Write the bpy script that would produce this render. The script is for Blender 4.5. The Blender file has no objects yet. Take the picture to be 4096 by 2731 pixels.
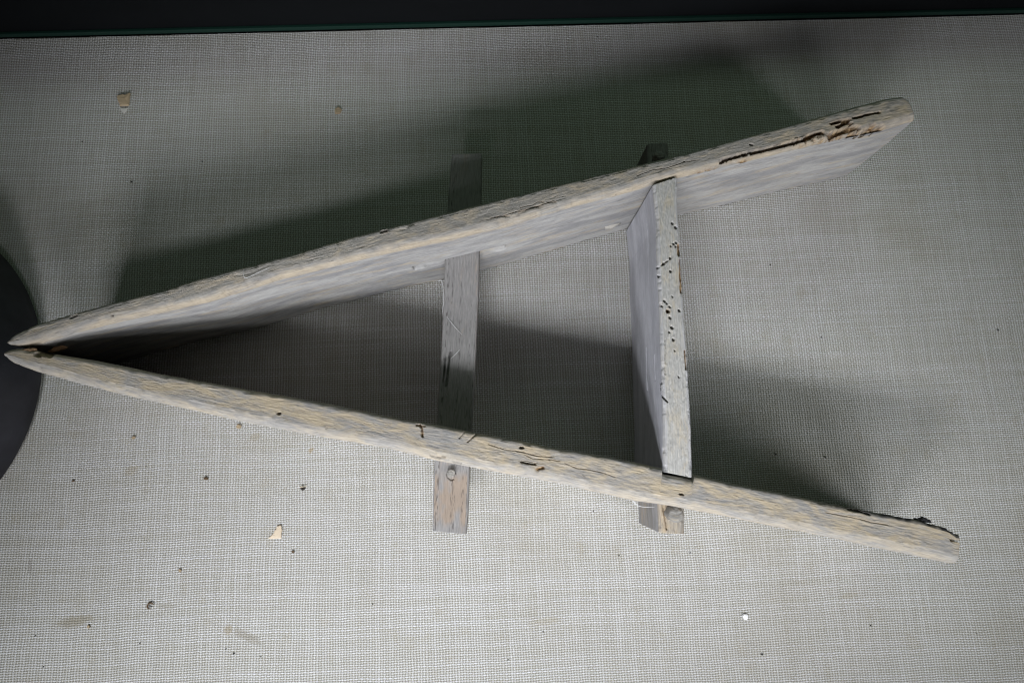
import bpy, math
import numpy as np
from mathutils import Matrix, Vector

S = bpy.context.scene
COL = S.collection

# ------------------------------------------------------------------ camera
cam_d = bpy.data.cameras.new('camera')
cam = bpy.data.objects.new('camera', cam_d)
COL.objects.link(cam)
cam_d.sensor_width = 36.0
cam_d.lens = 2450.0 / 4096.0 * 36.0
cam_d.clip_start = 0.01
cam_d.clip_end = 20.0
cam.matrix_world = Matrix(((0.998936, 0.037593, -0.026698, 0.0),
                           (-0.0419, 0.981785, -0.185318, 0.0),
                           (0.019245, 0.186239, 0.982316, 0.45),
                           (0, 0, 0, 1)))
cam_d.dof.use_dof = True
cam_d.dof.focus_distance = 0.385
cam_d.dof.aperture_fstop = 11.0
S.camera = cam

# ------------------------------------------------------------------ world, lamps, exposure
wd = bpy.data.worlds.new('World')
S.world = wd
wd.use_nodes = True
bg = wd.node_tree.nodes['Background']
bg.inputs[0].default_value = (0.90, 0.95, 0.9, 1)
bg.inputs[1].default_value = 0.015

def area_lamp(name, loc, target, power, sx, sy, color, spread=150):
    d = bpy.data.lights.new(name, 'AREA')
    d.shape = 'RECTANGLE'
    d.size, d.size_y = sx, sy
    d.energy = power
    d.color = color
    d.spread = math.radians(spread)
    o = bpy.data.objects.new(name, d)
    COL.objects.link(o)
    o.location = loc
    v = Vector(target) - Vector(loc)
    o.rotation_euler = v.to_track_quat('-Z', 'Y').to_euler()
    return o

def spot_lamp(name, loc, target, power, cone, blend, size, color):
    d = bpy.data.lights.new(name, 'SPOT')
    d.energy = power
    d.color = color
    d.spot_size = math.radians(cone)
    d.spot_blend = blend
    d.shadow_soft_size = size
    o = bpy.data.objects.new(name, d)
    COL.objects.link(o)
    o.location = loc
    o.rotation_euler = (Vector(target) - Vector(loc)).to_track_quat('-Z', 'Y').to_euler()
    return o

area_lamp('case_lamp_middle', (-0.06, -0.36, 0.40), (0.06, 0.06, 0.0), 0.68, 0.22, 0.07, (0.92, 0.945, 1.0), 84)
area_lamp('case_lamp_right', (0.25, -0.36, 0.36), (0.19, 0.30, 0.0), 0.52, 0.26, 0.06, (0.94, 0.96, 1.0), 120)
area_lamp('added_fill_left', (-0.33, -0.36, 0.30), (-0.15, -0.03, 0.0), 0.60, 0.14, 0.06, (0.92, 0.945, 1.0), 96)  # fill lamp added to brighten the linen at front left
spot_lamp('case_spot_left', (-0.16, -0.30, 0.58), (-0.18, 0.27, 0.0), 4.6, 28, 1.0, 0.04, (0.94, 0.97, 1.0))
spot_lamp('case_spot_right', (0.70, -0.42, 0.38), (0.24, 0.02, 0.0), 14.0, 36, 1.0, 0.16, (0.95, 0.97, 1.0))
# dim greenish room light entering over the back of the case
area_lamp('room_glow', (0.20, 0.92, 0.62), (0.05, 0.25, 0.0), 0.62, 0.9, 0.3, (0.70, 1.0, 0.74))

S.view_settings.view_transform = 'Standard'
S.view_settings.look = 'None'
S.view_settings.exposure = 0.0
S.view_settings.gamma = 1.0
S.render.engine = 'CYCLES'
S.cycles.max_bounces = 5
S.cycles.diffuse_bounces = 3
S.cycles.filter_width = 1.2

# ------------------------------------------------------------------ numpy noise
def _hash(ix, iy, seed):
    h = (ix.astype(np.int64) * 374761393 + iy.astype(np.int64) * 668265263 + seed * 982451653) & 0xFFFFFFFF
    h = ((h ^ (h >> 13)) * 1274126177) & 0xFFFFFFFF
    h = h ^ (h >> 16)
    return (h & 0xFFFFFF) / float(0xFFFFFF)

def vnoise(x, y, seed=0):
    x, y = np.broadcast_arrays(np.asarray(x, float), np.asarray(y, float))
    ix, iy = np.floor(x), np.floor(y)
    fx, fy = x - ix, y - iy
    fx = fx * fx * fx * (fx * (fx * 6 - 15) + 10)
    fy = fy * fy * fy * (fy * (fy * 6 - 15) + 10)
    a = _hash(ix, iy, seed); b = _hash(ix + 1, iy, seed)
    c = _hash(ix, iy + 1, seed); d = _hash(ix + 1, iy + 1, seed)
    return (a + (b - a) * fx) * (1 - fy) + (c + (d - c) * fx) * fy - 0.5

def fbm(x, y, seed=0, octs=4):
    r = 0; a = 1.0
    for i in range(octs):
        r = r + a * vnoise(x, y, seed + i * 17)
        x = x * 2.03 + 3.1; y = y * 2.03 + 7.7; a *= 0.5
    return r

def sstep(e0, e1, x):  # works for e1 < e0 too
    t = np.clip((x - e0) / (e1 - e0), 0, 1)
    return t * t * (3 - 2 * t)

def dist_poly(px, py, pts):
    best = np.full(px.shape, 1e9)
    pts = np.asarray(pts, float)
    for a, b in zip(pts[:-1], pts[1:]):
        d = b - a
        t = np.clip(((px - a[0]) * d[0] + (py - a[1]) * d[1]) / max(d @ d, 1e-9), 0, 1)
        best = np.minimum(best, np.hypot(px - a[0] - t * d[0], py - a[1] - t * d[1]))
    return best

# ------------------------------------------------------------------ mesh helpers
MM = 0.001

def mesh_obj(name, verts, faces, mat=None, parent=None, smooth=True, uv=None, mask=None):
    me = bpy.data.meshes.new(name)
    me.from_pydata([tuple(v) for v in verts], [], faces)
    if smooth:
        me.polygons.foreach_set('use_smooth', [True] * len(me.polygons))
    if uv is not None:
        l = me.uv_layers.new(name='UVMap')
        vi = np.empty(len(me.loops), dtype=np.int32)
        me.loops.foreach_get('vertex_index', vi)
        l.data.foreach_set('uv', np.asarray(uv, dtype=np.float32)[vi].ravel())
    if mask is not None:
        a = me.attributes.new('mask', 'FLOAT_COLOR', 'POINT')
        a.data.foreach_set('color', np.asarray(mask, dtype=np.float32).ravel())
    me.update()
    o = bpy.data.objects.new(name, me)
    COL.objects.link(o)
    if mat is not None:
        me.materials.append(mat)
    if parent is not None:
        o.parent = parent
    return o

def tag(o, label=None, cat=None, group=None, kind=None):
    for k, v in (('label', label), ('category', cat), ('group', group), ('kind', kind)):
        if v:
            o[k] = v
    return o

def sweep(d, in_edge, out_edge, z0, z1, ns, grooves=(), ctop_in=3.0, ctop_out=3.0, cbot=1.5,
          dn_in=None, dn_out=None, seed=1, rough=0.35, side_rough=0.25, flake=0.5, notch=None,
          lean=None, end_bulge=0.0, skew0=0.0, skew1=0.0, stain=None, top_step=0.38, side_step=1.2,
          edge_wear=0.6, hole_fn=None, sag=None, cream=None):
    """Plank lofted along direction d between two plan outlines (mm). Returns verts(m), faces, uv, mask."""
    d = np.asarray(d, float); d = d / np.linalg.norm(d)
    n = np.array([-d[1], d[0]])
    ie = np.asarray(in_edge, float); oe = np.asarray(out_edge, float)
    si, ti = ie @ d, ie @ n
    so, to = oe @ d, oe @ n
    k = np.argsort(si); si, ti = si[k], ti[k]
    k = np.argsort(so); so, to = so[k], to[k]
    s0 = min(si[0], so[0]); s1 = max(si[-1], so[-1])
    u = np.linspace(0, 1, ns)
    u = u + 0.0
    # finer rows near both ends
    u = 0.5 - 0.5 * np.cos(np.pi * (0.12 * (0.5 - 0.5 * np.cos(np.pi * u)) + 0.88 * u)) if False else u
    s = s0 + (s1 - s0) * u
    tin = np.interp(s, si, ti); tout = np.interp(s, so, to)
    if tin.mean() > tout.mean():
        flip = -1
    else:
        flip = 1
    if notch is not None:
        for (a, b, dep) in notch:          # s-range, depth pushed into the plank from the inner edge
            m = (s > a) & (s < b)
            tin = np.where(m, tin + flip * dep, tin)
    T = np.abs(tout - tin)
    h = z1 - z0
    Tm = float(np.median(T))
    # profile: list of (region, f across 0=in..1=out or None, z fraction)
    nside = max(4, int(h / side_step)); ntop = max(6, int(Tm / top_step)); nch = 7
    prof = []      # (kind, a)
    for a in np.linspace(0, 1, nside, endpoint=False): prof.append((0, a))
    for a in np.linspace(0, 1, nch, endpoint=False): prof.append((1, a))
    for a in np.linspace(0, 1, ntop, endpoint=False): prof.append((2, a))
    for a in np.linspace(0, 1, nch, endpoint=False): prof.append((3, a))
    for a in np.linspace(0, 1, nside, endpoint=False): prof.append((4, a))
    for a in np.linspace(0, 1, 4, endpoint=False): prof.append((5, a))
    M = len(prof)
    kd = np.array([p[0] for p in prof]); pa = np.array([p[1] for p in prof])
    ci = np.minimum(ctop_in, 0.42 * T)[:, None]; co = np.minimum(ctop_out, 0.42 * T)[:, None]
    cih = min(ctop_in, 0.4 * h); coh = min(ctop_out, 0.4 * h)
    N = ns
    w = np.zeros((N, M)); z = np.zeros((N, M)); nw = np.zeros((N, M)); nz = np.zeros((N, M))
    TT = T[:, None]
    for r in range(6):
        m = kd == r; a = pa[m][None, :]
        if r == 0:
            w[:, m] = 0; z[:, m] = z0 + (h - cih) * a; nw[:, m] = -1
        elif r == 1:
            th = a * math.pi / 2
            w[:, m] = ci * (1 - np.cos(th)); z[:, m] = z1 - cih + cih * np.sin(th)
            nw[:, m] = -np.cos(th); nz[:, m] = np.sin(th)
        elif r == 2:
            w[:, m] = ci + (TT - ci - co) * a; z[:, m] = z1; nz[:, m] = 1
        elif r == 3:
            th = a * math.pi / 2
            w[:, m] = TT - co * (1 - np.sin(th)); z[:, m] = z1 - coh + coh * np.cos(th)
            nw[:, m] = np.sin(th); nz[:, m] = np.cos(th)
        elif r == 4:
            w[:, m] = TT; z[:, m] = (z1 - coh) - (h - coh) * a; nw[:, m] = 1
        else:
            w[:, m] = TT * (1 - a); z[:, m] = z0; nz[:, m] = -1
    SS = np.repeat(s[:, None], M, 1)
    # ring arclength for uv
    ring = np.zeros((N, M))
    ring[:, 1:] = np.cumsum(np.hypot(np.diff(w, axis=1), np.diff(z, axis=1)), 1)
    ringm = np.repeat(np.median(ring, 0)[None, :], N, 0)
    zf = (z - z0) / h
    # tapered displacement near the ends of the loft
    topm = np.where(kd == 2, 1.0, np.where((kd == 1) | (kd == 3), 0.6, 0.0))[None, :]
    low = fbm(SS / 60.0, ringm / 40.0, seed, 3) * 0.9
    fl = fbm(SS / 7.0, ringm / 1.3, seed + 50, 4)
    flk = np.where(fl > 0.12, (fl - 0.12), 0) * 1.6 - np.where(fl < -0.25, (-0.25 - fl), 0) * 2.2
    fine = fbm(SS / 2.2, ringm / 0.8, seed + 80, 3)
    patch = sstep(-0.15, 0.25, fbm(SS / 26.0, ringm / 7.0, seed + 31, 3))
    disp = low * np.where(topm > 0, 0.35, 0.8) + topm * (flake * flk * (0.35 + 0.65 * patch) + rough * fine * 0.45) \
        + (1 - topm) * side_rough * (fbm(SS / 14.0, ringm / 2.5, seed + 91, 3) * 0.5)
    # worn upper arrises
    em = np.where((kd == 1) | (kd == 3), 1.0, 0.0)[None, :]
    disp = disp - em * edge_wear * np.maximum(0, fbm(SS / 5.0, ringm / 9.0, seed + 13, 4)) * 1.5
    w = w + nw * disp; z = z + nz * disp
    mask = np.zeros((N, M, 4))
    if cream is not None: mask[..., 3] = cream(SS, ringm, z, zf, kd)
    mask[..., 1] = topm
    # plan positions
    tt = tin[:, None] + flip * w
    X = SS * d[0] + tt * n[0]; Y = SS * d[1] + tt * n[1]
    wob = 1 + 0.55 * fbm(SS / 2.4, ringm / 2.0, seed + 7, 3)
    tv = topm > 0
    for (pts, gw, gd, ex) in grooves:
        pts = np.asarray(pts, float)
        lo = pts.min(0) - gw - 2; hi = pts.max(0) + gw + 2
        sel = (X > lo[0]) & (X < hi[0]) & (Y > lo[1]) & (Y < hi[1]) & np.broadcast_to(tv, X.shape)
        if not sel.any():
            continue
        dd = dist_poly(X[sel], Y[sel], pts) / wob[sel]
        f_ = 1 - sstep(gw * 0.36, gw * 0.62, dd)
        z[sel] -= gd * f_ * (0.75 + 0.5 * wob[sel] * 0.5)
        halo = (1 - sstep(gw * 0.5, gw * 1.35, dd)) * 0.55
        mask[..., 0][sel] = np.maximum(mask[..., 0][sel], np.maximum(f_, halo * 0.5) * ex)
    if hole_fn is not None:
        X, Y, z, w2 = hole_fn(X, Y, z, SS, tt, mask, kd, seed) 
    if stain is not None:
        mask[..., 2] = stain(SS, ringm, z, kd)
    if lean is not None:
        off = lean * (1 - zf)
        X = X + n[0] * off; Y = Y + n[1] * off
    if end_bulge:
        e = sstep(s1 - 40, s1, SS) * end_bulge * 4 * zf * (1 - zf)
        X = X + d[0] * e; Y = Y + d[1] * e
    if skew0 or skew1:
        fr = w / TT
        uu = (SS - s0) / (s1 - s0)
        sh = skew0 * fr * (1 - uu) + skew1 * fr * uu
        X = X + d[0] * sh; Y = Y + d[1] * sh
    if sag is not None:
        z = z + sag(SS)
    V = np.stack([X, Y, z], -1).reshape(-1, 3) * MM
    uv = np.stack([SS, ringm], -1).reshape(-1, 2) * MM
    i = np.arange(N - 1)[:, None]; j = np.arange(M)[None, :]; j2 = (j + 1) % M
    a = i * M + j; b = i * M + j2; c = (i + 1) * M + j2; e = (i + 1) * M + j
    F = np.stack(np.broadcast_arrays(a, b, c, e), -1).reshape(-1, 4)
    if flip * 1 > 0:
        F = F[:, ::-1]
    faces = F.tolist()
    base = len(V)
    caps = []
    for row, rev in ((0, False), (N - 1, True)):
        c_ = V[row * M:(row + 1) * M].mean(0)
        caps.append(c_)
        ci_ = base + len(caps) - 1
        for q in range(M):
            q2 = (q + 1) % M
            t_ = [row * M + q, row * M + q2, ci_]
            if rev: t_ = t_[::-1]
            if flip < 0: t_ = t_[::-1]
            faces.append(t_)
    V = np.vstack([V, np.array(caps)])
    uv = np.vstack([uv, uv[[0, (N - 1) * M]]])
    mk = np.vstack([mask.reshape(-1, 4), [[0, 0, 0, 0]] * 2])
    return V, faces, uv, mk

# ------------------------------------------------------------------ node helpers
class NT:
    def __init__(self, name):
        self.m = bpy.data.materials.new(name)
        self.m.use_nodes = True
        self.t = self.m.node_tree
        self.b = self.t.nodes['Principled BSDF']
    def n(self, typ, **kw):
        x = self.t.nodes.new(typ)
        for k, v in kw.items():
            setattr(x, k, v)
        return x
    def link(self, a, b):
        self.t.links.new(a, b)
    def val(self, sock, v):
        if hasattr(v, 'node') or isinstance(v, bpy.types.NodeSocket):
            self.link(v, sock)
        else:
            sock.default_value = v
    def math(self, op, a, b=None, c=None, clamp=False):
        x = self.n('ShaderNodeMath', operation=op, use_clamp=clamp)
        self.val(x.inputs[0], a)
        if b is not None: self.val(x.inputs[1], b)
        if c is not None: self.val(x.inputs[2], c)
        return x.outputs[0]
    def noise(self, vec, scale=1.0, detail=3.0, rough=0.5, dist=0.0):
        x = self.n('ShaderNodeTexNoise')
        self.val(x.inputs['Vector'], vec)
        x.inputs['Scale'].default_value = scale
        x.inputs['Detail'].default_value = detail
        x.inputs['Roughness'].default_value = rough
        x.inputs['Distortion'].default_value = dist
        return x.outputs['Fac']
    def mapping(self, vec, scale=(1, 1, 1), loc=(0, 0, 0), rot=(0, 0, 0)):
        x = self.n('ShaderNodeMapping')
        self.link(vec, x.inputs[0])
        x.inputs['Scale'].default_value = scale
        x.inputs['Location'].default_value = loc
        x.inputs['Rotation'].default_value = rot
        return x.outputs[0]
    def ramp(self, fac, stops, interp='LINEAR'):
        x = self.n('ShaderNodeValToRGB')
        x.color_ramp.interpolation = interp
        e = x.color_ramp.elements
        while len(e) < len(stops): e.new(0.5)
        for q, (p, c) in zip(e, stops):
            q.position = p
            q.color = c if len(c) == 4 else (*c, 1)
        self.val(x.inputs[0], fac)
        return x.outputs[0]
    def step(self, fac, a, b):
        x = self.n('ShaderNodeMapRange', interpolation_type='SMOOTHSTEP')
        self.val(x.inputs['Value'], fac)
        x.inputs['From Min'].default_value = a
        x.inputs['From Max'].default_value = b
        return x.outputs['Result']
    def mix(self, fac, a, b, mode='MIX'):
        x = self.n('ShaderNodeMix', data_type='RGBA', blend_type=mode)
        self.val(x.inputs[0], fac)
        for s_, v in ((x.inputs[6], a), (x.inputs[7], b)):
            if isinstance(v, tuple): s_.default_value = v if len(v) == 4 else (*v, 1)
            else: self.link(v, s_)
        return x.outputs[2]
    def bump(self, height, strength, dist, normal=None):
        x = self.n('ShaderNodeBump')
        self.val(x.inputs['Height'], height)
        x.inputs['Strength'].default_value = strength
        x.inputs['Distance'].default_value = dist
        if normal is not None: self.link(normal, x.inputs['Normal'])
        return x.outputs[0]

def wood(name, grey, grey2, tan, tan_amt=0.5, side=None, side2=None, pores=0.0, patch=1.0, seed=0.0, cracks=0.5, side_tan=0.4, grain=1.0):
    T = NT(name)
    uvn = T.n('ShaderNodeUVMap').outputs[0]
    uv = T.mapping(uvn, loc=(seed, seed * 0.7, 0))
    at = T.n('ShaderNodeAttribute', attribute_name='mask')
    sep = T.n('ShaderNodeSeparateColor'); T.link(at.outputs['Color'], sep.inputs[0])
    ex, top, st = sep.outputs
    pt = T.noise(T.mapping(uv, scale=(42 * patch, 120 * patch, 1)), 1, 5, 0.68, 0.8)
    fl = T.noise(T.mapping(uv, scale=(110, 1250, 1), loc=(3, 1, 0)), 1, 5, 0.62, 0.08)
    ck = T.noise(T.mapping(uv, scale=(150, 1300, 1), loc=(9, 4, 0)), 1, 3, 0.55, 0.5)
    q = T.math('ADD', pt, T.math('MULTIPLY', T.math('SUBTRACT', fl, 0.5), 0.30))
    c = T.mix(T.step(q, 0.60 - tan_amt * 0.35, 0.92 - tan_amt * 0.35), T.mix(T.step(fl, 0.3, 0.7), grey, grey2), tan)
    if side is not None:
        ps = T.noise(T.mapping(uv, scale=(16, 95, 1), loc=(5, 2, 0)), 1, 5, 0.68, 0.7)
        sc = T.mix(T.step(ps, 0.36, 0.64), side, side2 or side)
        p2 = T.noise(T.mapping(uv, scale=(26, 150, 1), loc=(1, 8, 0)), 1, 5, 0.7, 0.6)
        sc = T.mix(T.math('MULTIPLY', T.step(p2, 0.50, 0.68), side_tan), sc, tan)
        c = T.mix(top, sc, c)
    c = T.mix(at.outputs['Alpha'], c, tan)
    # grain: fine light and dark fibres
    gv = T.math('MULTIPLY_ADD', T.math('SUBTRACT', fl, 0.5), 1.15 * grain, 1.0)
    hs = T.n('ShaderNodeHueSaturation'); T.link(c, hs.inputs['Color']); T.link(gv, hs.inputs['Value'])
    c = hs.outputs[0]
    cr = T.step(ck, 0.62, 0.72)
    c = T.mix(T.math('MULTIPLY', cr, cracks), c, (0.055, 0.045, 0.038))
    h = T.math('SUBTRACT', fl, T.math('MULTIPLY', cr, 0.8))
    if pores > 0:
        v = T.noise(T.mapping(uv, scale=(190, 1500, 1), loc=(2, 7, 0)), 1, 1, 0.4)
        band = T.noise(T.mapping(uv, scale=(4, 420, 1), loc=(6, 1, 0)), 1, 1, 0.4)
        pf = T.math('MULTIPLY', T.step(v, 0.55, 0.62), T.step(band, 0.53, 0.60))
        c = T.mix(T.math('MULTIPLY', pf, pores), c, (0.05, 0.042, 0.038))
        h = T.math('SUBTRACT', h, T.math('MULTIPLY', pf, 1.2))
    exc = T.mix(T.step(T.noise(T.mapping(uv, scale=(300, 700, 1)), 1, 3, 0.6), 0.35, 0.65), (0.10, 0.052, 0.022), (0.42, 0.295, 0.165))
    c = T.mix(ex, c, exc)
    c = T.mix(st, c, (0.04, 0.04, 0.043))
    T.link(c, T.b.inputs['Base Color'])
    T.b.inputs['Roughness'].default_value = 0.88
    T.b.inputs['Specular IOR Level'].default_value = 0.15
    T.link(T.bump(h, 0.42, 0.0005), T.b.inputs['Normal'])
    return T.m

def plain(name, col, rough=0.8, var=0.25, scale=400, spec=0.3, bump=0.3):
    T = NT(name)
    co = T.n('ShaderNodeTexCoord').outputs['Object']
    f = T.noise(co, scale, 4, 0.6)
    T.link(T.mix(f, tuple(x * (1 - var) for x in col), tuple(min(1, x * (1 + var)) for x in col)), T.b.inputs['Base Color'])
    T.b.inputs['Roughness'].default_value = rough
    T.b.inputs['Specular IOR Level'].default_value = spec
    if bump:
        T.link(T.bump(f, bump, 0.0005), T.b.inputs['Normal'])
    return T.m

# ------------------------------------------------------------------ cloth
def cloth_mat():
    T = NT('linen_weave')
    co = T.n('ShaderNodeTexCoord').outputs['Object']
    # threads wander a little
    wn = T.n('ShaderNodeTexNoise'); T.link(T.mapping(co, scale=(9, 9, 1)), wn.inputs['Vector']); wn.inputs['Scale'].default_value = 1; wn.inputs['Detail'].default_value = 2
    wv = T.n('ShaderNodeVectorMath', operation='MULTIPLY_ADD')
    T.link(wn.outputs['Color'], wv.inputs[0]); wv.inputs[1].default_value = (0.006, 0.006, 0); T.link(co, wv.inputs[2])
    wn2 = T.n('ShaderNodeTexNoise'); T.link(T.mapping(co, scale=(120, 120, 1)), wn2.inputs['Vector']); wn2.inputs['Scale'].default_value = 1; wn2.inputs['Detail'].default_value = 2
    wv2 = T.n('ShaderNodeVectorMath', operation='MULTIPLY_ADD')
    T.link(wn2.outputs['Color'], wv2.inputs[0]); wv2.inputs[1].default_value = (0.0010, 0.0010, 0); T.link(wv.outputs[0], wv2.inputs[2])
    sp = T.n('ShaderNodeSeparateXYZ'); T.link(wv2.outputs[0], sp.inputs[0])
    u = T.math('MULTIPLY', sp.outputs[0], 1 / 0.00190)
    v = T.math('MULTIPLY', sp.outputs[1], 1 / 0.00152)
    cu = T.math('COSINE', T.math('MULTIPLY', u, 2 * math.pi))
    cv = T.math('COSINE', T.math('MULTIPLY', v, 2 * math.pi))
    wv_ = T.math('MULTIPLY', T.math('COSINE', T.math('MULTIPLY', u, math.pi)), T.math('COSINE', T.math('MULTIPLY', v, math.pi)))
    iu = T.math('FLOOR', T.math('ADD', u, 0.5)); iv = T.math('FLOOR', T.math('ADD', v, 0.5))
    def rnd(a, off):
        x = T.n('ShaderNodeTexWhiteNoise', noise_dimensions='1D'); T.link(T.math('ADD', a, off), x.inputs['W']); return x.outputs['Value']
    ru, rv = rnd(iu, 0.3), rnd(iv, 51.7)
    # slubs: long soft brightness changes along single threads
    def vec(a, b):
        x = T.n('ShaderNodeCombineXYZ'); T.link(a, x.inputs[0]); T.link(b, x.inputs[1]); return x.outputs[0]
    sv = T.noise(vec(T.math('MULTIPLY', sp.outputs[0], 22), T.math('MULTIPLY', iv, 3.71)), 1, 1, 0.5)
    su = T.noise(vec(T.math('MULTIPLY', iu, 3.13), T.math('MULTIPLY', sp.outputs[1], 22)), 1, 1, 0.5)
    wv_w = T.math('ADD', T.math('MULTIPLY', T.math('SUBTRACT', ru, 0.5), 0.25), T.math('MULTIPLY', T.math('SUBTRACT', su, 0.5), 0.7))
    wv_f = T.math('ADD', T.math('MULTIPLY', T.math('SUBTRACT', rv, 0.5), 0.3), T.math('MULTIPLY', T.math('SUBTRACT', sv, 0.5), 0.75))
    hw = T.math('ADD', T.math('ADD', T.math('MULTIPLY', cu, 0.5), T.math('MULTIPLY', wv_, 0.62)), T.math('MULTIPLY', wv_w, 0.35))
    hf = T.math('ADD', T.math('SUBTRACT', T.math('MULTIPLY', cv, 0.5), T.math('MULTIPLY', wv_, 0.62)), T.math('MULTIPLY', wv_f, 0.35))
    H = T.math('MAXIMUM', hw, hf)
    isf = T.step(T.math('SUBTRACT', hf, hw), -0.1, 0.1)
    cw = T.mix(T.math('ADD', T.math('MULTIPLY', wv_w, 0.9), 0.5, clamp=True), (0.45, 0.435, 0.38), (0.66, 0.66, 0.65))
    cf = T.mix(T.math('ADD', T.math('MULTIPLY', wv_f, 0.9), 0.5, clamp=True), (0.49, 0.48, 0.43), (0.71, 0.715, 0.75))
    c = T.mix(isf, cw, cf)
    hv = T.n('ShaderNodeHueSaturation'); T.link(c, hv.inputs['Color']); T.link(T.math('MULTIPLY_ADD', H, 0.34, 0.74), hv.inputs['Value'])  # lighter crests, darker dips of the threads: weave shading put into the colour
    c = hv.outputs[0]
    # the backing seen through the open corners of the weave
    c = T.mix(T.math('MULTIPLY', T.step(H, 0.26, -0.24), 0.85), c, (0.24, 0.215, 0.15))
    # broad soiling and a few own-shaped stains
    big = T.noise(T.mapping(co, scale=(7, 9, 1)), 1, 4, 0.6)
    c = T.mix(T.math('MULTIPLY', T.step(big, 0.50, 0.72), 0.30), c, (0.30, 0.27, 0.20))
    mott = T.noise(T.mapping(co, scale=(70, 55, 1)), 1, 3, 0.6)
    c = T.mix(T.math('MULTIPLY', T.step(mott, 0.56, 0.74), 0.22), c, (0.33, 0.285, 0.19))
    wob = T.noise(T.mapping(co, scale=(160, 160, 1)), 1, 3, 0.6)
    def blob(x, y, rx, ry, rot, amt, col):
        nonlocal c
        m = T.n('ShaderNodeMapping', vector_type='TEXTURE'); T.link(co, m.inputs[0])
        m.inputs['Location'].default_value = (x * MM, y * MM, 0); m.inputs['Rotation'].default_value = (0, 0, rot); m.inputs['Scale'].default_value = (rx * MM, ry * MM, 1)
        ln = T.n('ShaderNodeVectorMath', operation='LENGTH'); T.link(m.outputs[0], ln.inputs[0])
        q = T.math('ADD', ln.outputs['Value'], T.math('MULTIPLY', T.math('SUBTRACT', wob, 0.5), 1.1))
        c = T.mix(T.math('MULTIPLY', T.step(q, 1.0, 0.35), amt), c, col)
    blob(-293, -97, 17, 5, 0.15, 0.55, (0.26, 0.225, 0.15))
    blob(-176, -112, 16, 4, -0.45, 0.50, (0.27, 0.24, 0.19))
    blob(-189, -107, 4, 4, 0, 0.5, (0.30, 0.24, 0.14))
    blob(-326.5, -59, 1.8, 7, 0.05, 0.6, (0.27, 0.25, 0.22))
    blob(-135.4, 11, 2.2, 3.4, -0.5, 0.6, (0.36, 0.27, 0.14))
    blob(-232, -90, 9, 3, -0.1, 0.4, (0.30, 0.27, 0.21))
    blob(27, -112, 14, 4, 0.1, 0.35, (0.33, 0.29, 0.20))
    blob(240, -105, 8, 3, 0.1, 0.35, (0.33, 0.29, 0.20))
    blob(-262, 2, 7, 4, 0.3, 0.4, (0.33, 0.28, 0.19))
    blob(-176, 22, 5, 3.5, 0.3, 0.4, (0.33, 0.28, 0.19))
    T.link(c, T.b.inputs['Base Color'])
    T.b.inputs['Roughness'].default_value = 0.75
    T.b.inputs['Specular IOR Level'].default_value = 0.25
    T.link(T.bump(H, 0.9, 0.00035), T.b.inputs['Normal'])
    return T.m

CL = cloth_mat()
YB = 349.5
g = 24
xs = np.linspace(-900, 1000, g * 3); ys = np.linspace(-700, YB, g * 2)
V = np.array([(x * MM, y * MM, 0.0) for y in ys for x in xs])
nx = len(xs)
F = [(j * nx + i, j * nx + i + 1, (j + 1) * nx + i + 1, (j + 1) * nx + i) for j in range(len(ys) - 1) for i in range(nx - 1)]
tag(mesh_obj('linen_tabletop', V, F, CL), kind='structure')

# ------------------------------------------------------------------ back of the case
def box(name, x0, x1, y0, y1, z0, z1, mat, parent=None, bev=0.0):
    v = [(x * MM, y * MM, z * MM) for z in (z0, z1) for y in (y0, y1) for x in (x0, x1)]
    f = [(0, 2, 3, 1), (4, 5, 7, 6), (0, 1, 5, 4), (2, 6, 7, 3), (0, 4, 6, 2), (1, 3, 7, 5)]
    o = mesh_obj(name, v, f, mat, parent, smooth=False)
    if bev:
        b = o.modifiers.new('b', 'BEVEL'); b.width = bev * MM; b.segments = 2
    return o

def scuffed_black():
    T = NT('black_board')
    co = T.n('ShaderNodeTexCoord').outputs['Object']
    f = T.noise(T.mapping(co, scale=(10, 10, 30)), 1, 4, 0.6)
    sc = T.noise(T.mapping(co, scale=(140, 20, 14), rot=(0, 0.5, 0)), 1, 4, 0.7)
    c = T.mix(f, (0.0025, 0.003, 0.0035), (0.006, 0.007, 0.008))
    c = T.mix(T.math('MULTIPLY', T.step(sc, 0.62, 0.8), 0.25), c, (0.02, 0.022, 0.024))
    T.link(c, T.b.inputs['Base Color'])
    T.b.inputs['Roughness'].default_value = 0.8
    T.b.inputs['Specular IOR Level'].default_value = 0.1
    return T.m

def edge_green():
    T = NT('glass_edge_green')
    co = T.n('ShaderNodeTexCoord').outputs['Object']
    f = T.noise(T.mapping(co, scale=(6, 6, 40)), 1, 3, 0.5)
    T.link(T.mix(f, (0.005, 0.020, 0.014), (0.009, 0.032, 0.024)), T.b.inputs['Base Color'])
    T.b.inputs['Roughness'].default_value = 0.4
    T.b.inputs['Specular IOR Level'].default_value = 0.2
    return T.m

BLK = scuffed_black()
tag(box('back_wall', -900, 1000, YB + 3.2, YB + 60, -20, 48, BLK), kind='structure')
tag(box('glass_strip', -900, 1000, YB + 0.6, YB + 3.0, 1.2, 5.0, edge_green(), bev=0.3), 'dark green glass strip along the foot of the black back wall', 'glass strip')

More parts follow.
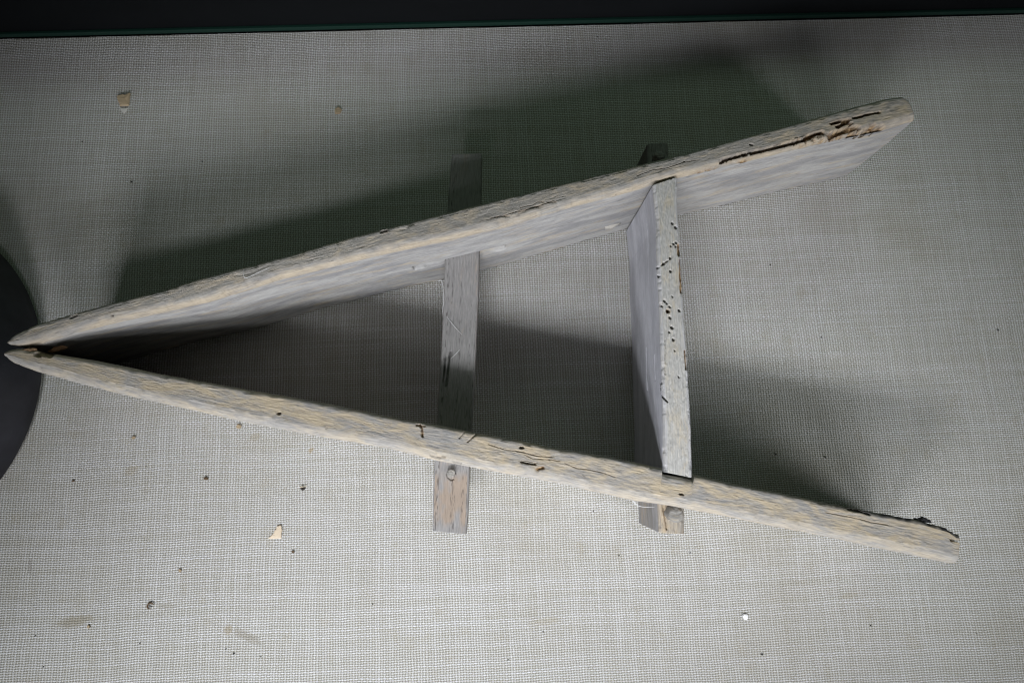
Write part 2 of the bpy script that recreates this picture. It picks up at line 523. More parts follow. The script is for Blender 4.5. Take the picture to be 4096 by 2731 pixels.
# ------------------------------------------------------------------ the wooden frame
H = 83.0
UO = [(-292.6, 81.8), (-291.6, 84.2), (-288.9, 86.1), (-282.2, 89.3), (-275.4, 92.1), (-254.7, 97.4), (-228.6, 103.9), (-202.1, 110.4), (-180.0, 116.9), (-148.4, 124.3), (-121.2, 131.1), (-88.8, 140.2), (-78.0, 142.6), (-27.4, 154.6), (-6.5, 159.6), (35.8, 169.3), (84.7, 180.4), (129.6, 190.6), (165.9, 199.9), (212.0, 211.4), (243.2, 219.5), (269.4, 225.9), (277.7, 226.6), (281.2, 224.6)]
UI = [(-292.4, 78.9), (-288.7, 78.0), (-274.9, 79.6), (-257.1, 85.2), (-225.0, 92.7), (-177.4, 101.9), (-129.9, 115.7), (-88.6, 124.9), (-66.0, 130.0), (-31.4, 136.5), (-17.4, 139.3), (6.3, 144.4), (44.7, 154.8), (93.3, 166.8), (104.2, 169.9), (121.7, 174.2), (149.1, 180.5), (189.3, 189.2), (230.2, 198.4), (264.0, 204.4), (281.4, 208.9)]
LI = [(-293.4, 75.2), (-291.5, 76.6), (-287.9, 76.9), (-275.5, 74.7), (-267.5, 72.8), (-243.4, 67.7), (-207.7, 59.2), (-172.2, 51.5), (-145.6, 45.5), (-119.1, 39.7), (-88.0, 32.6), (-58.4, 25.2), (-36.5, 20.6), (-13.4, 15.0), (14.3, 9.0), (31.5, 4.5), (62.1, -1.7), (95.6, -10.4), (114.2, -14.9), (136.6, -20.9), (162.6, -26.8), (183.9, -32.2), (213.9, -39.5), (243.9, -45.9), (260.7, -51.4), (264.6, -54.6)]
LO = [(-293.6, 71.2), (-292.3, 69.6), (-290.5, 68.2), (-277.8, 62.9), (-259.9, 57.2), (-233.0, 49.0), (-206.5, 41.9), (-180.0, 35.0), (-153.7, 27.8), (-127.3, 21.6), (-101.0, 15.7), (-87.9, 12.9), (-62.1, 7.2), (-39.5, 0.2), (-8.3, -7.0), (34.9, -16.6), (78.6, -28.5), (100.3, -32.4), (126.0, -38.2), (151.5, -44.8), (177.1, -50.8), (211.0, -59.0), (240.5, -66.2), (259.8, -71.3), (262.6, -71.6)]
CLE = [(104.9, 168.3), (105.3, 142.8), (103.3, 111.2), (102.6, 94.1), (100.2, 50.7), (98.6, 14.5), (96.3, -12.2)]
CRE = [(121.6, 168.3), (119.8, 150.4), (118.3, 110.5), (117.1, 81.4), (116.5, 47.1), (114.8, 13.8), (112.6, -12.2)]
SLE = [(-26.4, 214.8), (-30.2, 177.8), (-33.2, 136.2), (-34.9, 105.6), (-36.7, 75.1), (-39.4, 43.0), (-40.4, 22.7), (-42.8, -0.8), (-44.3, -26.0), (-44.9, -44.0)]
SRE = [(-4.5, 214.8), (-8.9, 141.0), (-10.5, 111.4), (-12.7, 84.7), (-15.7, 45.8), (-18.5, 19.4), (-20.2, -5.4), (-21.9, -31.6), (-23.5, -44.0)]

# worm galleries and splits: (polyline mm, width, depth, how much bare wood shows)
G_UP = [
    ([(242.6, 211.1), (247.1, 211.9), (251.6, 213.3), (256.4, 214.1), (260.6, 214.7)], 1.3, 4.0, .8),
    ([(226.7, 207.4), (230.2, 208.2), (234.2, 209.2), (239.9, 210.0)], 1.6, 4.0, 1),
    ([(230.6, 205.0), (234.2, 206.5), (237.9, 208.0), (240.8, 207.4)], 1.7, 4.0, 1),
    ([(209.2, 198.3), (211.9, 199.2), (215.0, 200.4), (220.3, 201.6)], 2.0, 4.5, 1),
    ([(226.0, 199.4), (230.0, 200.9), (234.5, 202.6), (238.6, 203.8), (242.6, 204.8), (245.5, 204.1)], 2.2, 5.0, 1),
    ([(240.2, 200.3), (243.7, 201.1), (246.3, 200.8)], 2.4, 5.0, 1),
    ([(250.6, 201.2), (253.8, 202.4), (256.9, 203.3), (260.4, 203.8), (262.1, 203.6)], 2.8, 5.5, 1),
    ([(253.8, 205.2), (256.8, 205.6)], 1.6, 4.0, 1),
    ([(203.9, 190.1), (210.5, 191.7), (217.0, 193.3), (223.6, 194.7), (232.0, 196.7), (235.6, 198.0)], 1.1, 4.5, .9),
    ([(151.2, 183.3), (155.2, 185.0), (160.0, 186.2), (164.3, 187.6), (169.5, 188.8), (173.8, 189.3), (178.1, 190.3), (182.5, 191.5), (187.2, 192.1), (193.3, 193.7), (199.9, 195.1), (208.6, 197.3)], 1.6, 5.0, .5),
    ([(132.4, 174.8), (136.8, 176.6), (141.0, 177.4), (145.3, 178.6), (149.1, 179.1)], 1.8, 2.2, 1),
    ([(164.2, 182.4), (166.8, 183.5), (170.6, 183.8)], 2.2, 2.5, 1),
    ([(149.9, 178.9), (155.1, 180.0), (158.9, 180.8), (163.6, 181.6)], 0.6, 2.0, .3),
    ([(196.9, 188.6), (203.5, 190.2), (210.0, 191.8), (218.8, 193.8)], 1.0, 4.0, .8),
    ([(171.6, 194.4), (172.8, 193.9)], 1.1, 3.0, 0),
    ([(126.8, 184.1), (126.9, 183.9)], 0.7, 2.0, 0),
    ([(-256.5, 94.2), (-253.7, 95.3)], 1.3, 2.5, 0),
    ([(-232.4, 95.1), (-232.2, 94.7)], 1.0, 3.0, 0),
    ([(-69.2, 142.3), (-66.1, 143.2)], 1.4, 2.0, .3),
]
G_LOW = [
    ([(-130.2, 31.2), (-129.5, 31.2)], 1.3, 4.0, 0),
    ([(12.5, 5.3), (13.9, 5.1)], 1.4, 4.0, 0),
    ([(12.4, -3.0), (16.0, -4.0), (20.6, -4.8)], 0.9, 2.5, .2),
    ([(-41.5, 3.0), (-33.8, 0.7), (-22.8, -2.2)], 0.6, 2.0, 0),
    ([(-38.1, 3.6), (-30.8, 1.0)], 0.6, 2.0, 0),
    ([(104.7, -25.5), (105.9, -25.6)], 1.1, 3.0, 0),
    ([(-46.7, 20.9), (-45.5, 19.1), (-45.3, 14.2)], 1.0, 2.0, .8),
    ([(-48.9, 21.0), (-43.7, 19.9)], 0.8, 1.5, .8),
    ([(-23.5, 12.3), (-20.6, 15.7)], 0.5, 1.2, 0),
    ([(-18.8, 9.9), (-13.5, 14.4)], 0.6, 1.2, .2),
    ([(21.7, -7.6), (25.0, -6.8)], 1.5, 1.0, 1),
    ([(260.8, -58.2), (266.1, -59.0)], 1.2, 6.0, .2),
    ([(260.2, -52.8), (262.7, -53.1)], 0.9, 3.0, 0),
    ([(-274.3, 73.3), (-270.6, 72.6), (-267.4, 71.9)], 4.0, 3.5, .6),
    ([(203.0, -38.2), (209.4, -39.7), (215.1, -41.8)], 0.9, 2.0, 0),
]
G_CROSS = [
    ([(117.1, 169.2), (117.4, 168.5)], 0.8, 3.5, 0),
    ([(115.1, 139.6), (115.3, 138.9)], 1.2, 3.5, 0),
    ([(117.0, 136.5), (117.3, 135.8)], 1.2, 3.5, 0),
    ([(112.7, 125.5), (112.9, 124.9)], 1.0, 3.5, 0),
    ([(114.7, 126.3), (114.9, 125.6)], 0.8, 3.5, 0),
    ([(116.3, 126.7), (116.6, 126.0)], 0.7, 3.5, 0),
    ([(115.8, 124.4), (116.0, 123.7)], 0.7, 3.5, 0),
    ([(111.7, 117.8), (111.9, 117.1)], 1.0, 3.5, 0),
    ([(107.3, 115.2), (107.6, 114.5)], 1.2, 3.5, 0),
    ([(103.7, 113.5), (104.0, 112.8)], 1.0, 3.5, 0),
    ([(103.7, 107.8), (103.9, 107.1)], 0.8, 3.5, 0),
    ([(111.1, 109.6), (111.3, 109.0)], 1.0, 3.5, 0),
    ([(108.6, 87.3), (108.9, 86.7)], 1.0, 3.5, 0),
    ([(107.1, 84.8), (107.4, 84.2)], 1.5, 3.5, 1),
    ([(108.2, 80.8), (108.4, 80.2)], 1.3, 3.5, 0),
    ([(108.8, 74.5), (109.1, 73.8)], 1.2, 3.5, 0),
    ([(106.9, 71.9), (107.1, 71.2)], 0.8, 3.5, 0),
    ([(108.9, 66.9), (109.2, 66.3)], 1.0, 3.5, 0),
    ([(114.3, 84.4), (114.5, 83.8)], 1.0, 3.5, 0),
    ([(110.2, 44.6), (110.5, 44.0)], 0.5, 3.5, 0),
    ([(105.8, 91.3), (106.1, 90.6)], 1.0, 3.5, 0),
    ([(110.7, 93.5), (111.0, 92.8)], 0.7, 3.5, 0),
    ([(106.9, 89.6), (107.2, 89.0)], 0.8, 3.5, 0),
    ([(104.0, 88.1), (104.2, 87.5)], 0.7, 3.5, 0),
    ([(109.2, 60.4), (109.5, 59.7)], 0.5, 3.5, 0),
    ([(109.3, -11.5), (109.6, -12.1)], 0.7, 3.5, 0),
    ([(99.1, 46.3), (99.1, 43.5), (99.3, 40.5)], 1.5, 5.0, 0),
    ([(99.3, 40.5), (99.7, 32.4), (102.0, 29.2)], 0.7, 2.5, 0),
    ([(104.1, 66.8), (102.2, 45.7)], 0.4, 1.2, 0),
    ([(98.4, 62.8), (97.9, 53.5)], 0.8, 2.0, .4),
    ([(118.2, 124.7), (117.9, 118.4)], 1.4, 2.0, 1),
    ([(118.1, 115.3), (116.9, 95.3)], 1.4, 1.5, 1),
    ([(106.1, 114.1), (110.1, 116.2)], 0.8,1.5,.2),
    ([(115.5, 59.8), (115.3, 49.0)], 0.7, 1.8, 1),
]
G_SLAT = [
    ([(-31.9 + 3.0 * math.cos(a), -8.3 + 3.0 * math.sin(a)) for a in np.linspace(0.3, 5.2, 14)], 0.7, 1.0, 0),
    ([(-30.9, 71.6), (-31.9, 65.7), (-32.9, 57.3), (-34.4, 48.9)], 1.6, 2.5, 0),
    ([(-34.4, 67.5), (-35.2, 59.0), (-36.4, 50.7)], 1.2, 2.0, 0),
]

def long_checks(a, b, half, n, seed):
    """fine drying checks running with the grain between plan points a and b"""
    rng = np.random.RandomState(seed)
    a = np.array(a, float); b = np.array(b, float); d = b - a; L = np.linalg.norm(d); d /= L; nn = np.array([-d[1], d[0]])
    out = []
    for _ in range(n):
        s0 = rng.uniform(15, L - 60); ln = rng.uniform(14, 55); t = rng.uniform(-half, half)
        p = [tuple(a + d * (s0 + ln * q / 4) + nn * (t + rng.normal(0, 0.45) + 0.01 * ln * q / 4)) for q in range(5)]
        out.append((p, rng.uniform(0.3, 0.5), rng.uniform(0.4, 0.8), 0.3))
    return out
G_UP += long_checks((-285, 83), (278, 217), 4.5, 6, 3)
G_LOW += long_checks((-285, 72), (262, -62), 4.5, 5, 4)

frame = bpy.data.objects.new('wooden_frame', None)
COL.objects.link(frame)
tag(frame, 'weathered grey wooden A-shaped frame of two converging planks joined by a board and a slat', 'wooden frame')

def wormy(X, Y, z, SS, tt, mask, kd, seed):
    # crumbled zone near the far end of the longer plank
    d = dist_poly(X, Y, [(203, 195.5), (222, 197.5), (236, 200.0)])
    m = (1 - sstep(1.5, 4.0, d)) * ((kd == 2) | (kd == 1))[None, :]
    p = fbm(X / 1.7, Y / 1.1, 5, 3)
    z = z - m * np.clip(p * 3.2, -0.4, 1.6) * 1.3
    mask[..., 0] = np.maximum(mask[..., 0], m * np.clip(0.35 + p, 0, 0.8))
    # chisel-cut mortise round the slat in the inner face
    mm = (kd == 0)[None, :] * (1 - sstep(0, 2.0, np.maximum(np.abs(X + 23) - 31, 0))) * (1 - sstep(2.5, 4.5, np.abs(z - 38.5)))
    n_ = np.array([-0.235, 0.972])
    X = X + n_[0] * mm * 5; Y = Y + n_[1] * mm * 5
    return X, Y, z, None

def face_checks(X, Y, z, SS, tt, mask, kd, seed):
    # two drying checks along the big face of the board
    for pts, wd in (([(68, 47), (52, 45.5), (39.5, 46.2)], 0.9), ([(40, 31.5), (15, 32.5), (-12, 31.8)], 1.1), ([(150, 60), (128, 61)], 0.6), ([(110, 20), (92, 21)], 0.6), ([(60, 66), (44, 66.5)], 0.6)):
        d = dist_poly(Y, z, pts)
        m = (1 - sstep(wd * 0.3, wd * 0.75, d)) * (kd == 0)[None, :]
        X = X + 1.6 * m
    return X, Y, z, None

W_UP = wood('grey_weathered_plank', (0.25, 0.236, 0.215), (0.30, 0.283, 0.257), (0.44, 0.365, 0.265), 0.50, side=(0.265, 0.26, 0.26), side2=(0.39, 0.38, 0.365), seed=0.0, side_tan=0.65)
W_LO = wood('grey_cream_plank', (0.25, 0.243, 0.237), (0.31, 0.296, 0.275), (0.42, 0.35, 0.25), 0.74, side=(0.33, 0.318, 0.30), side2=(0.40, 0.376, 0.335), seed=1.7, side_tan=0.5)
W_CR = wood('dusty_board', (0.41, 0.40, 0.38), (0.46, 0.45, 0.425), (0.48, 0.425, 0.335), 0.44, side=(0.42, 0.42, 0.455), side2=(0.52, 0.52, 0.555), seed=3.1, cracks=0.14, patch=1.5, side_tan=0.08, grain=0.7)
W_SL = wood('grey_brown_slat', (0.25, 0.242, 0.237), (0.30, 0.29, 0.28), (0.32, 0.255, 0.20), 0.16, side=(0.21, 0.20, 0.19), side2=(0.26, 0.25, 0.24), pores=0.55, seed=5.3, cracks=0.1, patch=0.6, grain=0.6)

def cream_up(SS, r, z, zf, kd):
    a = np.where(kd == 1, 1.0, 0.0)[None, :] * sstep(83.0, 81.0, z)
    return np.clip(a * (0.55 + 1.1 * fbm(SS / 18, r / 4, 61, 4)), 0, 0.75)
def cream_slat(SS, r, z, zf, kd):
    y = -SS
    a = (1 - sstep(-14, -4, y)) * sstep(-43, -34, y) * (kd == 2)[None, :]
    return np.clip(a * (0.75 + 1.6 * fbm(SS / 12, r / 6, 71, 4)), 0, 0.9)

DU = np.array([282.0 + 292.6, 217.0 - 79.0])
v, f, uv, mk = sweep(DU, UI, UO, 0.3, H, 1250, [(p, w * 1.3, dp, e) for (p, w, dp, e) in G_UP], ctop_in=4.8, ctop_out=3.2, seed=11, cream=cream_up, hole_fn=wormy, end_bulge=2.5, rough=0.32, flake=0.36)
upper = mesh_obj('side_plank', v, f, W_UP, frame, uv=uv, mask=mk)
upper['label'] = 'longer plank with worm-eaten galleries along its top edge'

DL = np.array([265.0 + 293.4, -62.0 - 73.0])
dl = DL / np.linalg.norm(DL)
sa = float(np.array([95.9, -10.6]) @ dl); sb = float(np.array([114.3, -14.6]) @ dl)
def stain_low(SS, r, z, kd):
    s1 = SS.max()
    b = sstep(s1 - 110, s1 - 30, SS) * np.where((kd == 0) | (kd == 1), 1.0, 0.0)[None, :]
    return b * np.clip(0.75 + fbm(SS / 6, r / 3, 77, 3), 0, 1)
v, f, uv, mk = sweep(DL, LI, LO, 0.3, H, 1250, G_LOW, ctop_in=2.6, ctop_out=5.5, seed=23, notch=[(sa, sb, 3.3)], stain=stain_low, rough=0.3, flake=0.28)
lower = mesh_obj('side_plank', v, f, W_LO, frame, uv=uv, mask=mk)
lower['label'] = 'cream-streaked plank nearest the bright linen with a frayed end'

v, f, uv, mk = sweep((0, -1), CLE, CRE, 0.3, H - 0.4, 560, [(p, w * 1.25, dp, e) for (p, w, dp, e) in G_CROSS], ctop_in=2.2, ctop_out=1.6, seed=37, skew0=-5.2, skew1=4.0, rough=0.55, flake=0.3, edge_wear=0.8, side_rough=0.2, side_step=0.45, hole_fn=face_checks)
cross = mesh_obj('cross_board', v, f, W_CR, frame, uv=uv, mask=mk)
cross['label'] = 'dusty pale board riddled with worm holes'

v, f, uv, mk = sweep((0, -1), SLE, SRE, 35.0, 43.0, 560, G_SLAT, ctop_in=1.0, ctop_out=1.0, seed=41, rough=0.18, flake=0.15, edge_wear=0.15, side_rough=0.1, skew1=3.0, cream=cream_slat)
slat = mesh_obj('cross_slat', v, f, W_SL, frame, uv=uv, mask=mk)
slat['label'] = 'narrow grey slat passing through both planks'

# through tenons of the cross board
W_TN = wood('cream_tenon', (0.29, 0.265, 0.23), (0.36, 0.33, 0.28), (0.42, 0.34, 0.24), 0.75, side=(0.24, 0.23, 0.22), side2=(0.33, 0.325, 0.33), seed=8.1, side_tan=0.5)
W_PG = wood('dusty_peg', (0.20, 0.19, 0.175), (0.27, 0.26, 0.24), (0.31, 0.265, 0.20), 0.45, seed=4.4, patch=4.0, cracks=0.6)
v, f, uv, mk = sweep((0, -1), [(95.2, -20.0), (94.4, -34), (93.8, -48.2)], [(111.5, -20.0), (110.5, -34), (109.3, -48.2)], 14.0, 69.0, 90, [([(97.5, -34), (98.5, -46)], 0.8, 1.2, .3)], ctop_in=1.5, ctop_out=3.0, seed=53, rough=0.5, flake=0.5, skew1=1.5)
mesh_obj('tenon', v, f, W_TN, cross, uv=uv, mask=mk)
v, f, uv, mk = sweep((0, -1), [(109.5, 208.2), (107.5, 178)], [(124.0, 207.8), (123.5, 178)], 14.0, 62.0, 90, (), ctop_in=2.5, ctop_out=2.0, seed=57, rough=0.4)
mesh_obj('tenon', v, f, W_SL, cross, uv=uv, mask=mk)

def peg(name, x, y, z0, z1, r, mat, parent, sides=24, facet=False, tilt=(0, 0), dome=0.5, seed=1):
    rings = []
    nr = 9
    V = []; F = []
    prof = [(1.0, z0), (1.0, z0 + (z1 - z0) * 0.5)] + [(math.cos(t) ** 0.7 if t < 1.5 else 0.05, z1 - r * dome + r * dome * math.sin(t)) for t in np.linspace(0, 1.5, nr)]
    for q, (pr, zz) in enumerate(prof):
        for k in range(sides):
            a = 2 * math.pi * k / sides
            rr = r * pr
            if facet:
                fa = 2 * math.pi / 7
                rr *= math.cos(fa / 2) / math.cos((a % fa) - fa / 2)
            rr *= 1 + 0.22 * float(fbm(np.array([k * 0.5 + seed]), np.array([q * 0.5]), seed, 2)[0])
            dz = 0.9 * float(fbm(np.array([math.cos(a) * pr * 2 + seed]), np.array([math.sin(a) * pr * 2]), seed + 3, 3)[0])
            hfr = (zz - z0) / (z1 - z0)
            V.append(((x + rr * math.cos(a) + tilt[0] * hfr) * MM, (y + rr * math.sin(a) + tilt[1] * hfr) * MM, (zz + dz * hfr) * MM))
    n = len(prof)
    for q in range(n - 1):
        for k in range(sides):
            k2 = (k + 1) % sides
            F.append((q * sides + k, q * sides + k2, (q + 1) * sides + k2, (q + 1) * sides + k))
    F.append(tuple((n - 1) * sides + k for k in range(sides)))
    uv = np.array([(p[0] * 1.0, p[1] + p[2]) for p in V]); mkk = np.tile([0, 1, 0, 0], (len(V), 1))
    return mesh_obj(name, V, F, mat, parent, uv=uv, mask=mkk)

peg('peg', 102.6, -37.2, 40, 79, 4.7, W_PG, cross, seed=4, dome=0.55)
peg('peg', 115.3, 195.6, 40, 70, 3.6, W_SL, cross, seed=9)
peg('peg', -31.9, -8.3, 30, 46.2, 2.7, W_PG, slat, facet=True, dome=0.22, seed=14)

# ------------------------------------------------------------------ black round thing at the left
def lathe(name, cx, cy, prof, mat, seg=160):
    V = []; F = []
    for (r, z) in prof:
        for k in range(seg):
            a = 2 * math.pi * k / seg
            V.append((cx * MM + r * MM * math.cos(a), cy * MM + r * MM * math.sin(a), z * MM))
    for q in range(len(prof) - 1):
        for k in range(seg):
            k2 = (k + 1) % seg
            F.append((q * seg + k, q * seg + k2, (q + 1) * seg + k2, (q + 1) * seg + k))
    F.append(tuple((len(prof) - 1) * seg + k for k in range(seg)))
    return mesh_obj(name, V, F, mat)

T = NT('black_lacquer')
co = T.n('ShaderNodeTexCoord').outputs['Object']
f1 = T.noise(T.mapping(co, scale=(60, 60, 60)), 1, 4, 0.6)
f2 = T.noise(T.mapping(co, scale=(700, 700, 700)), 1, 2, 0.6)
cc = T.mix(T.step(f1, 0.3, 0.8), (0.012, 0.012, 0.017), (0.024, 0.024, 0.032))
cc = T.mix(T.math('MULTIPLY', T.step(f2, 0.66, 0.76), 0.3), cc, (0.08, 0.07, 0.06))
T.link(cc, T.b.inputs['Base Color'])
T.b.inputs['Roughness'].default_value = 0.55
T.link(T.bump(f1, 0.2, 0.001), T.b.inputs['Normal'])
prof = [(131, 0.3), (133.5, 4), (132.5, 10), (127, 24), (116, 42), (98, 58), (72, 71), (42, 79), (12, 82)]
DISC_C = (-462.5, 71.2)
tag(lathe('black_bowl', DISC_C[0], DISC_C[1], prof, T.m), 'matt black upturned bowl cut off by the left edge, beside the frame tip', 'bowl')

# ------------------------------------------------------------------ small things
from math import cos, sin, pi

def slab(name, cx, cy, outline, z0, th, mat, label=None, cat=None, group=None, tilt=(0, 0), seed=0, parent=None):
    """A thin irregular flake: outline in mm round (cx, cy), bottom at z0, uneven top."""
    rng = np.random.RandomState(seed)
    pts = []
    n = len(outline)
    for i in range(n):
        a = np.array(outline[i], float); b = np.array(outline[(i + 1) % n], float)
        for t in (0, 0.34, 0.67):
            p = a + (b - a) * t
            if t: p = p + rng.normal(0, 0.05, 2) * np.linalg.norm(b - a)
            pts.append(p)
    m = len(pts); c = np.mean(pts, 0)
    V = []; F = []
    for sc, zz in ((0.96, 0.0), (1.0, th * 0.45), (0.9, th), (0.5, th * 1.1)):
        for p in pts:
            q = c + (p - c) * sc
            z = z0 + zz + rng.normal(0, th * 0.07) * (zz > 0) + tilt[0] * (q[0] - c[0]) + tilt[1] * (q[1] - c[1])
            V.append(((cx + q[0]) * MM, (cy + q[1]) * MM, max(z, 0.15 if parent is None and z0 < 1 else -99) * MM))
    for r in range(3):
        for k in range(m):
            k2 = (k + 1) % m
            F.append((r * m + k, r * m + k2, (r + 1) * m + k2, (r + 1) * m + k))
    F.append(tuple(3 * m + k for k in range(m))); F.append(tuple(reversed(range(m))))
    o = mesh_obj(name, V, F, mat, parent, smooth=False)
    if label: tag(o, label, cat, group)
    return o

def blob_outline(rx, ry, n=7, seed=0, rot=0.0):
    rng = np.random.RandomState(seed)
    r = []
    for k in range(n):
        a = 2 * pi * k / n + rng.uniform(-0.25, 0.25); q = rng.uniform(0.75, 1.15)
        x, y = rx * q * cos(a), ry * q * sin(a)
        r.append((x * cos(rot) - y * sin(rot), x * sin(rot) + y * cos(rot)))
    return r

M_TAN = plain('tan_wood_chip', (0.40, 0.31, 0.20), 0.85, 0.2, 900)
M_CREAM = plain('cream_flake', (0.62, 0.52, 0.39), 0.8, 0.1, 900)
M_BRN = plain('brown_crumb', (0.13, 0.085, 0.05), 0.9, 0.4, 1500)
M_DRK = plain('dark_crumb', (0.035, 0.03, 0.026), 0.9, 0.4, 1500)
M_PALE = plain('pale_flake', (0.62, 0.60, 0.56), 0.8, 0.15, 1200)
M_BLK = plain('black_fragment', (0.010, 0.010, 0.011), 0.7, 0.4, 900)
M_WEB = plain('cobweb_silk', (0.70, 0.70, 0.70), 0.7, 0.1, 500, bump=0)

slab('wood_chip', -288.6, 292.0, [(-5.2, 3.4), (5.0, 5.6), (4.6, -5.0), (-2.6, -5.6), (-4.8, 0.5)], 0.2, 1.6, M_TAN, 'largest tan wood chip on the linen, upper left near the back wall', 'wood chip', tilt=(0, 0.05), seed=3)
slab('pale_flake', -287.9, 282.6, [(-3.2, 2.4), (3.0, 2.2), (0.4, -3.2)], 0.2, 0.7, M_PALE, 'small pale triangular flake just below the largest tan chip', 'flake', seed=5)
slab('wood_chip', -119.1, 277.1, blob_outline(3.6, 3.2, 6, 4), 0.2, 1.7, M_TAN, 'tan wood chip in the shadow above the longer plank', 'wood chip', seed=7)
slab('cream_flake', -158.7, -44.7, [(-5.6, -4.0), (3.8, -4.2), (4.6, 1.5), (3.2, 5.0), (0.6, 4.4), (-1.6, -0.4)], 0.2, 0.8, M_CREAM, 'large cream triangular flake on the bright linen left of the slat end', 'flake', tilt=(0.04, 0.03), seed=9)
slab('wood_chip', -187.4, 30.1, blob_outline(2.2, 1.8, 6, 6), 0.2, 1.0, M_TAN, 'small tan chip close to the outer side of the cream-streaked plank', 'wood chip', seed=11)
slab('wood_chip', -262.1, 25.1, blob_outline(1.5, 1.3, 6, 8), 0.2, 0.9, M_TAN, 'tiny tan chip on the linen nearest the black bowl', 'wood chip', seed=13)
slab('brown_crumb', -209.2, -5.6, blob_outline(1.9, 1.2, 6, 9), 0.2, 1.0, M_BRN, 'brown crumb on the linen below the left half of the frame', 'crumb', seed=15)
slab('dark_crumb', -140.5, -15.8, blob_outline(2.4, 1.0, 7, 10), 0.2, 0.8, M_DRK, 'dark crumb with a cream sliver on it, left of the slat', 'crumb', seed=17)
slab('cream_sliver', -140.2, -14.6, [(-2.2, -0.3), (2.3, 0.5), (2.2, 0.9), (-2.3, 0.3)], 1.05, 0.3, M_CREAM, 'thin cream sliver lying on the dark crumb', 'sliver', seed=19)
slab('brown_crumb', -146.6, -58.3, blob_outline(1.2, 1.0, 5, 12), 0.2, 0.7, M_BRN, 'tiny brown crumb below the large cream flake', 'crumb', seed=21)
slab('wood_chip', -223.7, -67.1, blob_outline(1.0, 1.6, 5, 14, 0.4), 0.2, 0.7, M_TAN, 'tiny tan sliver on the linen above the curled brown shaving', 'wood chip', seed=23)
slab('wood_chip', -282.9, -100.5, blob_outline(1.5, 1.1, 5, 16, -0.7), 0.2, 0.8, M_TAN, 'tiny tan chip on the brown smear at lower left', 'wood chip', seed=25)
slab('brown_crumb', -301.9, -3.5, blob_outline(1.1, 0.8, 5, 18), 0.2, 0.6, M_BRN, 'tiny reddish brown crumb below the black bowl', 'crumb', seed=27)

def tube(name, pts, r, mat, parent=None, sides=5, taper=True):
    P = np.asarray(pts, float)
    # resample smoothly
    t = np.linspace(0, len(P) - 1, 6 * (len(P) - 1) + 1)
    i = np.clip(t.astype(int), 0, len(P) - 2); fr = (t - i)[:, None]
    p0 = P[np.clip(i - 1, 0, None)]; p1 = P[i]; p2 = P[i + 1]; p3 = P[np.clip(i + 2, None, len(P) - 1)]
    Q = 0.5 * (2 * p1 + (p2 - p0) * fr + (2 * p0 - 5 * p1 + 4 * p2 - p3) * fr ** 2 + (3 * p1 - p0 - 3 * p2 + p3) * fr ** 3)
    V = []; F = []
    n = len(Q)
    for k in range(n):
        d = Q[min(k + 1, n - 1)] - Q[max(k - 1, 0)]; d /= max(np.linalg.norm(d), 1e-9)
        a = np.cross(d, [0, 0, 1.0]) if abs(d[2]) < 0.9 else np.cross(d, [1.0, 0, 0])
        a /= np.linalg.norm(a); b = np.cross(d, a)
        rr = r * (0.4 + 0.6 * sin(pi * (k + 0.5) / n)) if taper else r
        for q in range(sides):
            w = 2 * pi * q / sides
            V.append((Q[k] + rr * (a * cos(w) + b * sin(w))) * MM)
    for k in range(n - 1):
        for q in range(sides):
            q2 = (q + 1) % sides
            F.append((k * sides + q, k * sides + q2, (k + 1) * sides + q2, (k + 1) * sides + q))
    F.append(tuple(range(sides))); F.append(tuple((n - 1) * sides + q for q in reversed(range(sides))))
    return mesh_obj(name, V, F, mat, parent)

# curled shaving
o = tube('wood_shaving', [(-242.2 + 2.0 * cos(a), -89.1 + 1.8 * sin(a), 0.8 + 0.12 * a) for a in np.linspace(0.2, 5.2, 9)], 0.55, M_BRN)
tag(o, 'curled brown shaving shaped like a ring on the linen at lower left', 'shaving')

# lint
slab('lint_tuft', 165.8, -115.0, blob_outline(2.3, 2.1, 9, 40), 0.2, 1.3, plain('white_lint', (0.88, 0.88, 0.88), 0.95, 0.06, 1500), 'small white tuft of lint on the linen below the frayed plank end', 'lint', seed=41)

# cobwebs
def web(strands, label):
    r = bpy.data.objects.new('cobweb', None); COL.objects.link(r)
    tag(r, label, 'cobweb')
    for p in strands:
        tube('strand', p, 0.17, M_WEB, r, 4)
web([[(-38.5, 121, 43), (-35.0, 119.5, 47), (-34.2, 108, 46), (-35.6, 97, 44)], [(-38.5, 121, 43), (-35.5, 120.0, 46.5), (-33.4, 120.5, 44)]], 'torn white cobweb on the left edge of the slat under the longer plank')
web([[(-32.5, 95.5, 43.4), (-28.0, 89.0, 44.2), (-22.5, 82.5, 43.4)], [(-30.5, 66.5, 43.3), (-26.5, 70, 44.0), (-24.5, 72.5, 43.3)]], 'fine cobweb thread lying across the middle of the slat')
web([[(-153.6, 120.6, 83.6), (-153.2, 116.4, 84.0), (-151.6, 115.0, 84.0), (-145.0, 118.0, 83.9), (-137.5, 121.6, 83.6)]], 'bent white cobweb thread on the top edge of the longer plank')
web([[(78, -27.0, 70), (80, -30.5, 71), (84.5, -32.5, 71), (92.0, -33.0, 70)], [(76.5, -25.5, 72), (81.5, -31.5, 71)]], 'cobweb in the corner between the cream-streaked plank and the tenon')

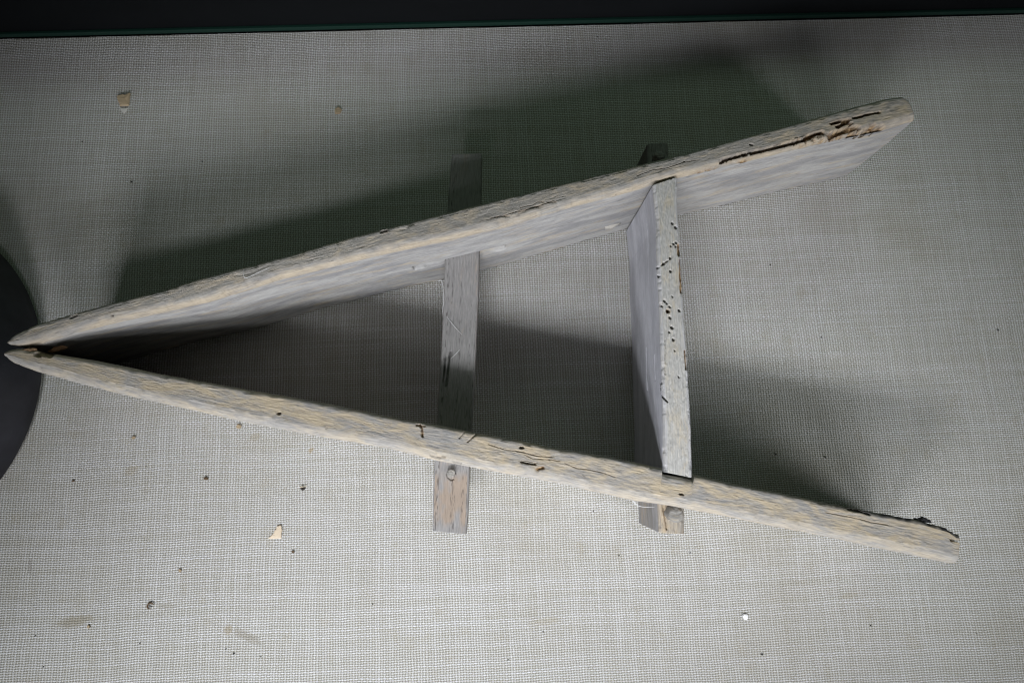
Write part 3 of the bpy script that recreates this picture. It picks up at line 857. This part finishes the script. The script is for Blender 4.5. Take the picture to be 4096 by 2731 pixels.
# broken bits on the planks
slab('splinter', -268.5, 76.6, [(-6.0, -1.6), (-1.5, 1.6), (4.5, 1.9), (6.5, 1.0), (2.0, -1.0), (-3.0, -2.2)], 74.0, 2.0, plain('rotten_brown', (0.16, 0.09, 0.045), 0.9, 0.5, 900), parent=lower, seed=31, tilt=(0.08, -0.2))
slab('splinter', -281.0, 75.3, [(-5.5, 0.2), (0, 1.4), (5.0, 0.6), (4.5, -0.6), (0, 0.0), (-5, -0.7)], 80.5, 1.6, plain('rotten_brown_edge', (0.22, 0.14, 0.08), 0.9, 0.5, 900), parent=lower, seed=33)
o = slab('black_fragment', 247.6, -46.9, [(-4.2, 0.6), (-4.6, 1.8), (-2.2, 1.3), (0.5, 2.4), (2.6, 1.2), (4.6, 0.0), (4.8, -1.6), (0, -1.2)], 78.5, 2.6, M_BLK, 'black curled fragment stuck on the edge of the frayed plank end', 'fragment', seed=35)

# dust clot in the corner of plank and board
dv = []; df = []
for i in range(9):
    for j in range(14):
        th = pi / 2 * i / 8; ph = 2 * pi * j / 14
        r = 1 + 1.1 * float(fbm(np.array([i * 0.6]), np.array([j * 0.6]), 3, 3)[0])
        u_, z_, n_ = 6.5 * sin(th) * cos(ph) * r, 3.4 * sin(th) * sin(ph) * r, 1.0 * cos(th) * r - 0.2
        dv.append(((90.0 + 0.972 * u_ + 0.235 * n_) * MM, (166.4 + 0.235 * u_ - 0.972 * n_ ) * MM, (17.0 + z_) * MM))
for i in range(8):
    for j in range(14):
        j2 = (j + 1) % 14
        df.append((i * 14 + j, i * 14 + j2, (i + 1) * 14 + j2, (i + 1) * 14 + j))
tag(mesh_obj('dust_clot', dv, df, plain('pale_dust', (0.50, 0.47, 0.42), 0.95, 0.15, 700)), 'pale clot of dust in the corner of longer plank and worm-holed board', 'dust')

# dust specks too small and many to count
rng = np.random.RandomState(12)
sp_pts = [(-318.3, 257.1, .7), (-277.7, 221.9, 1.1), (-224.2, 237.3, .9), (-184.9, -122.3, .9), (-190.3, -119.2, .6), (-166.7, -125.2, .6), (0.3, -135.1, .7), (174.6, -139.9, 1.0), (252.8, -125.1, .8), (-318.4, -104.8, .6), (-248.1, -113.0, .6), (-91.4, -95.2, .6), (64.9, -40.2, .7), (81.1, -70.9, .7), (200.6, -5.7, 1.0), (236.8, -9.4, .9), (246.1, 78.9, .8), (214.0, 137.3, .8), (93.7, 338.1, .7), (131.4, -71.4, .7), (-311.0, -124.6, .6), (25.0, -118.4, .6), (382.6, 79.5, 1.0), (305.4, 221.9, .6)]
sp_pts += [(rng.uniform(-340, 400), rng.uniform(-150, 340), rng.uniform(0.2, 0.38)) for _ in range(8)]
dv = []; df = []
for (x, y, r) in sp_pts:
    b = len(dv); a0 = rng.uniform(0, 6)
    for zz, sc in ((0.15, 1.0), (0.15 + r * 0.7, 0.8)):
        for k in range(6):
            a = a0 + k * pi / 3
            q = r * sc * rng.uniform(0.7, 1.2) * 0.8
            dv.append(((x + q * cos(a)) * MM, (y + q * sin(a) * 0.8) * MM, zz * MM))
    for k in range(6):
        k2 = (k + 1) % 6
        df.append((b + k, b + k2, b + 6 + k2, b + 6 + k))
    df.append(tuple(b + 6 + k for k in range(6)))
tag(mesh_obj('dust_specks', dv, df, M_DRK), 'scattered dark dust specks on the linen', 'dust', kind='stuff')
